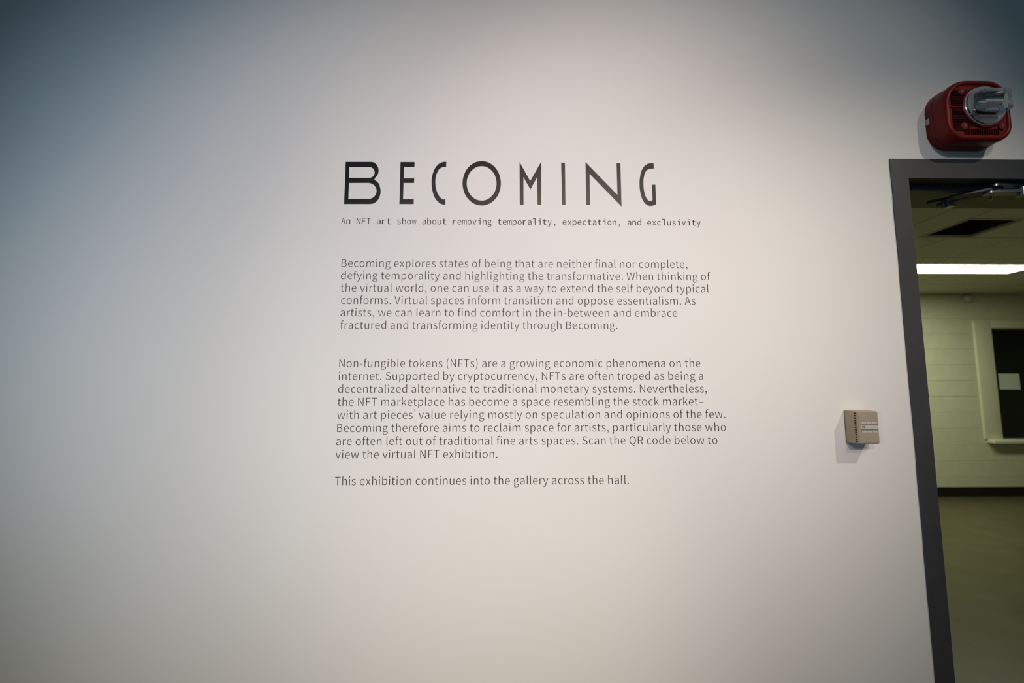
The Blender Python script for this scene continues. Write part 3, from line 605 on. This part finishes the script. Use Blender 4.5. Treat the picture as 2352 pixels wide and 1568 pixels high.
TITLE = [('B', [[(-0.4726, 2.1703), (-0.3971, 2.1709), (-0.3933, 2.1705), (-0.3895, 2.1693), (-0.3859, 2.1672), (-0.3826, 2.1645), (-0.3798, 2.161), (-0.3775, 2.157), (-0.3759, 2.1526), (-0.3749, 2.1479), (-0.3746, 2.1432), (-0.375, 2.1384), (-0.3762, 2.1339), (-0.3779, 2.1297), (-0.3803, 2.126), (-0.3832, 2.1229), (-0.3867, 2.1158), (-0.3867, 2.1158), (-0.3846, 2.1146), (-0.3825, 2.1133), (-0.3804, 2.112), (-0.3785, 2.1104), (-0.3766, 2.1085), (-0.3748, 2.1065), (-0.3731, 2.1041), (-0.3716, 2.1013), (-0.3703, 2.0978), (-0.369, 2.0939), (-0.368, 2.0897), (-0.3673, 2.0858), (-0.3669, 2.0823), (-0.3668, 2.079), (-0.3669, 2.0756), (-0.3673, 2.0722), (-0.3681, 2.0685), (-0.3691, 2.0646), (-0.3704, 2.0608), (-0.3719, 2.0574), (-0.3737, 2.0543), (-0.3758, 2.0514), (-0.378, 2.0489), (-0.3803, 2.0467), (-0.3826, 2.045), (-0.3851, 2.0438), (-0.3875, 2.0428), (-0.3899, 2.0416), (-0.3997, 2.0409), (-0.4728, 2.0405)], [(-0.4616, 2.1545), (-0.3999, 2.155), (-0.3994, 2.1547), (-0.3961, 2.1538), (-0.3932, 2.1521), (-0.3906, 2.1497), (-0.3885, 2.1469), (-0.387, 2.1436), (-0.3862, 2.1401), (-0.3861, 2.1365), (-0.3867, 2.133), (-0.388, 2.1297), (-0.3899, 2.1268), (-0.3923, 2.1245), (-0.3952, 2.1228), (-0.3984, 2.1217), (-0.4011, 2.1215), (-0.4615, 2.1211)], [(-0.461, 2.1053), (-0.4006, 2.1057), (-0.3996, 2.1053), (-0.3951, 2.1041), (-0.3909, 2.1022), (-0.3872, 2.0994), (-0.384, 2.0961), (-0.3814, 2.0922), (-0.3796, 2.088), (-0.3787, 2.0835), (-0.3785, 2.0789), (-0.3792, 2.0744), (-0.3808, 2.0702), (-0.3831, 2.0663), (-0.3861, 2.0629), (-0.3897, 2.0602), (-0.3937, 2.0581), (-0.3981, 2.0569), (-0.4013, 2.0565), (-0.4608, 2.0562)]]), ('E', [[(-0.3104, 2.1711), (-0.2686, 2.1714), (-0.2687, 2.1559), (-0.3001, 2.1557), (-0.3, 2.1205), (-0.2685, 2.1208), (-0.2686, 2.1066), (-0.3001, 2.1063), (-0.3001, 2.0567), (-0.2685, 2.0569), (-0.2686, 2.0417), (-0.3106, 2.0414)]]), ('C', [[(-0.1744, 2.1728), (-0.1759, 2.1727), (-0.1774, 2.1728), (-0.1788, 2.1728), (-0.1804, 2.1727), (-0.182, 2.1725), (-0.1839, 2.172), (-0.186, 2.1713), (-0.1883, 2.1705), (-0.1908, 2.1695), (-0.1933, 2.1683), (-0.1958, 2.1668), (-0.1981, 2.165), (-0.2003, 2.1627), (-0.2024, 2.1601), (-0.2045, 2.1572), (-0.2065, 2.1541), (-0.2083, 2.1509), (-0.2099, 2.1476), (-0.2113, 2.1442), (-0.2125, 2.1405), (-0.2136, 2.1368), (-0.2145, 2.133), (-0.2153, 2.1293), (-0.2159, 2.1257), (-0.2164, 2.1223), (-0.2168, 2.1191), (-0.2169, 2.1159), (-0.217, 2.1128), (-0.217, 2.1096), (-0.2169, 2.1062), (-0.2167, 2.1027), (-0.2165, 2.0991), (-0.2161, 2.0955), (-0.2157, 2.0918), (-0.2151, 2.0881), (-0.2144, 2.0845), (-0.2135, 2.0808), (-0.2125, 2.077), (-0.2114, 2.0733), (-0.2102, 2.0696), (-0.2089, 2.0661), (-0.2074, 2.0629), (-0.2058, 2.06), (-0.204, 2.0572), (-0.2021, 2.0546), (-0.2002, 2.0523), (-0.1982, 2.0501), (-0.1963, 2.0482), (-0.1944, 2.0466), (-0.1926, 2.0452), (-0.1907, 2.044), (-0.1889, 2.043), (-0.1871, 2.0422), (-0.1853, 2.0415), (-0.1835, 2.041), (-0.1818, 2.0407), (-0.1801, 2.0406), (-0.1784, 2.0405), (-0.1767, 2.0405), (-0.175, 2.0404), (-0.1752, 2.0567), (-0.1764, 2.0567), (-0.1775, 2.0565), (-0.1785, 2.0564), (-0.1797, 2.0563), (-0.1809, 2.0565), (-0.1822, 2.0569), (-0.1837, 2.0576), (-0.1854, 2.0585), (-0.1871, 2.0595), (-0.1888, 2.0608), (-0.1906, 2.0624), (-0.1922, 2.0641), (-0.1937, 2.0662), (-0.1953, 2.0686), (-0.1968, 2.0713), (-0.1982, 2.0741), (-0.1995, 2.077), (-0.2007, 2.08), (-0.2017, 2.0832), (-0.2027, 2.0867), (-0.2035, 2.0903), (-0.2042, 2.0939), (-0.2047, 2.0973), (-0.2052, 2.1006), (-0.2055, 2.1035), (-0.2058, 2.1062), (-0.2059, 2.1089), (-0.2059, 2.1114), (-0.2058, 2.114), (-0.2057, 2.1166), (-0.2055, 2.1193), (-0.2052, 2.122), (-0.2048, 2.1247), (-0.2043, 2.1274), (-0.2038, 2.1301), (-0.2031, 2.1327), (-0.2023, 2.1353), (-0.2014, 2.138), (-0.2003, 2.1407), (-0.1992, 2.1433), (-0.198, 2.1456), (-0.1967, 2.1477), (-0.1953, 2.1494), (-0.1938, 2.1509), (-0.1922, 2.1522), (-0.1905, 2.1533), (-0.1888, 2.1543), (-0.1869, 2.1551), (-0.185, 2.1558), (-0.1829, 2.1562), (-0.1808, 2.1564), (-0.1787, 2.1566), (-0.1765, 2.1568), (-0.1744, 2.1571)]]), ('O', [[(-0.0113, 2.1071), (-0.0118, 2.1161), (-0.0132, 2.1249), (-0.0157, 2.1335), (-0.019, 2.1416), (-0.0232, 2.1491), (-0.0281, 2.1558), (-0.0338, 2.1618), (-0.04, 2.1668), (-0.0467, 2.1707), (-0.0538, 2.1736), (-0.0612, 2.1753), (-0.0687, 2.1759), (-0.0761, 2.1752), (-0.0835, 2.1734), (-0.0905, 2.1704), (-0.0972, 2.1664), (-0.1034, 2.1613), (-0.109, 2.1553), (-0.1138, 2.1484), (-0.1179, 2.1409), (-0.1211, 2.1327), (-0.1234, 2.1242), (-0.1248, 2.1153), (-0.1252, 2.1064), (-0.1246, 2.0974), (-0.1231, 2.0886), (-0.1206, 2.0801), (-0.1173, 2.0721), (-0.1131, 2.0647), (-0.1081, 2.058), (-0.1025, 2.0522), (-0.0963, 2.0472), (-0.0896, 2.0433), (-0.0826, 2.0405), (-0.0753, 2.0388), (-0.0679, 2.0383), (-0.0605, 2.0389), (-0.0532, 2.0407), (-0.0462, 2.0436), (-0.0396, 2.0476), (-0.0334, 2.0526), (-0.0278, 2.0585), (-0.023, 2.0652), (-0.0188, 2.0727), (-0.0156, 2.0808), (-0.0132, 2.0893), (-0.0117, 2.0981)], [(-0.024, 2.1068), (-0.0244, 2.1138), (-0.0256, 2.1206), (-0.0275, 2.1273), (-0.0301, 2.1335), (-0.0333, 2.1393), (-0.0372, 2.1446), (-0.0416, 2.1492), (-0.0465, 2.1531), (-0.0517, 2.1562), (-0.0572, 2.1584), (-0.063, 2.1597), (-0.0688, 2.1601), (-0.0746, 2.1596), (-0.0803, 2.1582), (-0.0858, 2.1559), (-0.091, 2.1528), (-0.0959, 2.1488), (-0.1002, 2.1442), (-0.104, 2.1389), (-0.1072, 2.133), (-0.1097, 2.1267), (-0.1115, 2.12), (-0.1126, 2.1132), (-0.1129, 2.1062), (-0.1125, 2.0992), (-0.1113, 2.0924), (-0.1093, 2.0858), (-0.1067, 2.0796), (-0.1035, 2.0738), (-0.0996, 2.0686), (-0.0952, 2.0641), (-0.0904, 2.0602), (-0.0852, 2.0572), (-0.0797, 2.055), (-0.074, 2.0537), (-0.0682, 2.0533), (-0.0624, 2.0538), (-0.0567, 2.0551), (-0.0513, 2.0574), (-0.0461, 2.0605), (-0.0413, 2.0644), (-0.0369, 2.069), (-0.0331, 2.0743), (-0.0299, 2.0801), (-0.0274, 2.0863), (-0.0255, 2.093), (-0.0244, 2.0998)]]), ('M', [[(0.0444, 2.174), (0.0759, 2.1148), (0.1089, 2.1745), (0.1084, 2.0416), (0.0971, 2.0415), (0.0968, 2.1271), (0.0766, 2.0887), (0.0557, 2.1268), (0.0559, 2.0413), (0.0446, 2.0412)]]), ('I', [[(0.1692, 2.1721), (0.1804, 2.1722), (0.1804, 2.0417), (0.1701, 2.0417)]]), ('N', [[(0.2423, 2.1749), (0.336, 2.0737), (0.3359, 2.1716), (0.3474, 2.172), (0.3473, 2.0379), (0.2539, 2.1386), (0.2541, 2.0419), (0.2425, 2.0418)]]), ('G', [[(0.4479, 2.1721), (0.4458, 2.1723), (0.4437, 2.1725), (0.4415, 2.1727), (0.4394, 2.1728), (0.4372, 2.1727), (0.435, 2.1723), (0.4327, 2.1717), (0.4303, 2.1709), (0.4279, 2.1699), (0.4256, 2.1686), (0.4233, 2.1671), (0.4211, 2.1654), (0.4191, 2.1633), (0.4171, 2.161), (0.4153, 2.1583), (0.4135, 2.1555), (0.4119, 2.1526), (0.4105, 2.1497), (0.4093, 2.1466), (0.4083, 2.1434), (0.4074, 2.1401), (0.4066, 2.1366), (0.4059, 2.1332), (0.4053, 2.1298), (0.4047, 2.1263), (0.4042, 2.1228), (0.4038, 2.1192), (0.4034, 2.1156), (0.4032, 2.1121), (0.403, 2.1085), (0.403, 2.105), (0.403, 2.1015), (0.4031, 2.098), (0.4033, 2.0945), (0.4036, 2.091), (0.404, 2.0874), (0.4046, 2.0836), (0.4052, 2.0797), (0.4059, 2.0758), (0.4067, 2.0719), (0.4076, 2.0682), (0.4085, 2.0649), (0.4096, 2.0618), (0.4108, 2.059), (0.4121, 2.0563), (0.4134, 2.0538), (0.4148, 2.0516), (0.4162, 2.0495), (0.4177, 2.0477), (0.4192, 2.0461), (0.4208, 2.0448), (0.4224, 2.0436), (0.424, 2.0426), (0.4255, 2.0417), (0.4269, 2.0411), (0.4282, 2.0406), (0.4295, 2.0403), (0.4308, 2.0402), (0.4322, 2.0401), (0.4336, 2.0401), (0.4351, 2.0401), (0.4367, 2.0403), (0.4384, 2.0405), (0.44, 2.0408), (0.4416, 2.0412), (0.4431, 2.0416), (0.4445, 2.042), (0.4458, 2.0425), (0.447, 2.0431), (0.4482, 2.0438), (0.4493, 2.0444), (0.4506, 2.045), (0.4507, 2.106), (0.4403, 2.1059), (0.4407, 2.0581), (0.4407, 2.0581), (0.4396, 2.0575), (0.4385, 2.0568), (0.4375, 2.056), (0.4364, 2.0554), (0.4353, 2.055), (0.434, 2.055), (0.4327, 2.0551), (0.4313, 2.0555), (0.4298, 2.0561), (0.4283, 2.0569), (0.4268, 2.058), (0.4255, 2.0594), (0.4242, 2.0611), (0.423, 2.0631), (0.4219, 2.0654), (0.4208, 2.0679), (0.4198, 2.0706), (0.4189, 2.0734), (0.4181, 2.0763), (0.4174, 2.0795), (0.4167, 2.0829), (0.4162, 2.0863), (0.4157, 2.0897), (0.4154, 2.0931), (0.4151, 2.0964), (0.4149, 2.0997), (0.4148, 2.103), (0.4147, 2.1063), (0.4148, 2.1096), (0.4149, 2.1128), (0.4151, 2.116), (0.4154, 2.1192), (0.4157, 2.1223), (0.4162, 2.1254), (0.4167, 2.1284), (0.4173, 2.1313), (0.4181, 2.1341), (0.4189, 2.137), (0.4199, 2.1397), (0.4209, 2.1424), (0.422, 2.1448), (0.4233, 2.1469), (0.4247, 2.1488), (0.4261, 2.1504), (0.4277, 2.1518), (0.4294, 2.1531), (0.4312, 2.1541), (0.4331, 2.1549), (0.4352, 2.1555), (0.4375, 2.1559), (0.44, 2.156), (0.4425, 2.156), (0.445, 2.1561), (0.4474, 2.1562)]])]
def curve_mesh(name, splines, m, parent, offset=0.0, closed_poly=False, ext=0.00012, at=None):
    """splines are in wall coordinates (x, z); returns a thin raised mesh on the gallery wall"""
    cu = bpy.data.curves.new(name, 'CURVE')
    cu.dimensions = '2D'
    cu.fill_mode = 'BOTH'
    cu.extrude = ext
    cu.offset = offset
    cu.resolution_u = 4
    ox, oz = at
    for sp in splines:
        if closed_poly:
            s = cu.splines.new('POLY')
            s.points.add(len(sp) - 1)
            for p_, (x, z) in zip(s.points, sp): p_.co = (x - ox, z - oz, 0, 1)
        else:
            s = cu.splines.new('BEZIER')
            s.bezier_points.add(len(sp) - 1)
            for p_, q in zip(s.bezier_points, sp):
                p_.handle_left_type = p_.handle_right_type = 'FREE'
                p_.handle_left = (q[0] - ox, q[1] - oz, 0)
                p_.co = (q[2] - ox, q[3] - oz, 0)
                p_.handle_right = (q[4] - ox, q[5] - oz, 0)
        s.use_cyclic_u = True
    tmp = bpy.data.objects.new('tmp', cu)
    COL.objects.link(tmp)
    dg = bpy.context.evaluated_depsgraph_get()
    me = bpy.data.meshes.new_from_object(tmp.evaluated_get(dg))
    bpy.data.objects.remove(tmp)
    bpy.data.curves.remove(cu)
    me.name = name
    for v in me.vertices:
        x, y, z = v.co
        v.co = (x, -z - ext - 0.00015, y)
    me.materials.clear()
    me.materials.append(m)
    for p_ in me.polygons: p_.use_smooth = False
    o = bpy.data.objects.new(name, me)
    o.location = Vector((ox, F0, oz)) - (origin(parent) if parent else Vector((0, 0, 0)))
    if parent: o.parent = parent
    COL.objects.link(o)
    return o

def glyph(c, sx, sy, ox, oz):
    out = []
    for sp in GLYPHS[c]:
        out.append([(ox + sp[i]*sx, oz + sp[i+1]*sy, ox + sp[i+2]*sx, oz + sp[i+3]*sy, ox + sp[i+4]*sx, oz + sp[i+5]*sy) for i in range(0, len(sp), 6)])
    return out

# title
x0 = min(p_[0] for _, lp in TITLE for l in lp for p_ in l); z0 = min(p_[1] for _, lp in TITLE for l in lp for p_ in l)
title = thing('title_lettering', (x0, F0, z0), 'large widely spaced black title lettering reading BECOMING', 'lettering')
for ch, loops in TITLE:
    lx = min(p_[0] for p_ in loops[0]); lz = min(p_[1] for p_ in loops[0])
    curve_mesh('letter', loops, m_vinyl, title, closed_poly=True, at=(lx, lz))

# subtitle, monospaced
s_, xa, xb, zb_ = SUBTITLE
sub = thing('subtitle_lettering', (xa, F0, zb_), 'single typewriter-style text line right below the big title, beginning An NFT art show', 'lettering')
pitch = (xb - xa)/(len(s_) - 1)
u = UNIT*0.845
thin = -0.00010
CAP = 1028
sy = u*(CAP*u - 2*thin)/(CAP*u)
spl = []
slabs = []
px_ = 1/804.0
for i, ch in enumerate(s_):
    if ch == ' ': continue
    g = GLYPHS[ch]
    xsn = [sp[k] for sp in g for k in range(2, len(sp), 6)]
    lo, hi = min(xsn), max(xsn)
    w = (hi - lo)*u
    if ch in 'mw': tw = 10.4*px_
    elif ch in 'tr': tw = 8.4*px_
    elif ch in ',.': tw = w
    elif ch in 'il': tw = w*1.0
    else: tw = min(max(w, 7.6*px_), 9.3*px_)
    tw -= 2*thin
    cxn = xa + pitch*i
    if ch == 'i': cxn += 1.3*px_
    if ch == 'l': cxn += 1.6*px_
    k_ = tw/(hi - lo)
    spl += glyph(ch, k_, sy, cxn - (lo + hi)/2*k_, zb_ + thin)
    if ch in 'il':          # the slab at the upper left of a typewriter i and l
        zt = zb_ + (760 if ch == 'i' else 1100)*sy + thin
        hbar = 115*sy
        xr = cxn + (0.3*px_ if ch == 'i' else -1.4*px_)
        xl = xr - 4.4*px_
        slabs.append((xl, xr + 0.6*px_, zt - hbar, zt))
line = curve_mesh('text_line', spl, m_text, sub, offset=thin, at=(xa, zb_))
sbm = bmesh.new()
sbm.from_mesh(line.data)
for xl, xr, z_a, z_b in slabs:
    box(sbm, xl - xa, xr - xa, -0.00041, -0.00016, z_a - zb_, z_b - zb_)
sbm.to_mesh(line.data)
sbm.free()

# body text
u = UNIT
thin = -0.00037
sy = u*(CAP*u - 2*thin)/(CAP*u)
blocks = [('paragraph_lettering', 0, 6, 'upper paragraph of grey wall text, six lines beginning Becoming explores states of being'),
          ('paragraph_lettering', 6, 14, 'lower paragraph of grey wall text, eight lines beginning Non-fungible tokens'),
          ('sentence_lettering', 14, 15, 'lowest single line of grey wall text reading This exhibition continues')]
for nm, a, b_, lab in blocks:
    par = thing(nm, (BODY_LINES[a][1], F0, BODY_LINES[b_-1][2]), lab, 'lettering')
    for st, xx, zz, tr in BODY_LINES[a:b_]:
        spl = []
        x = xx
        for ch in st:
            if ch != ' ': spl += glyph(ch, u, sy, x, zz + thin)
            x += (ADVANCE[ch] + tr)*u
        curve_mesh('text_line', spl, m_text, par, offset=thin, at=(xx, zz))
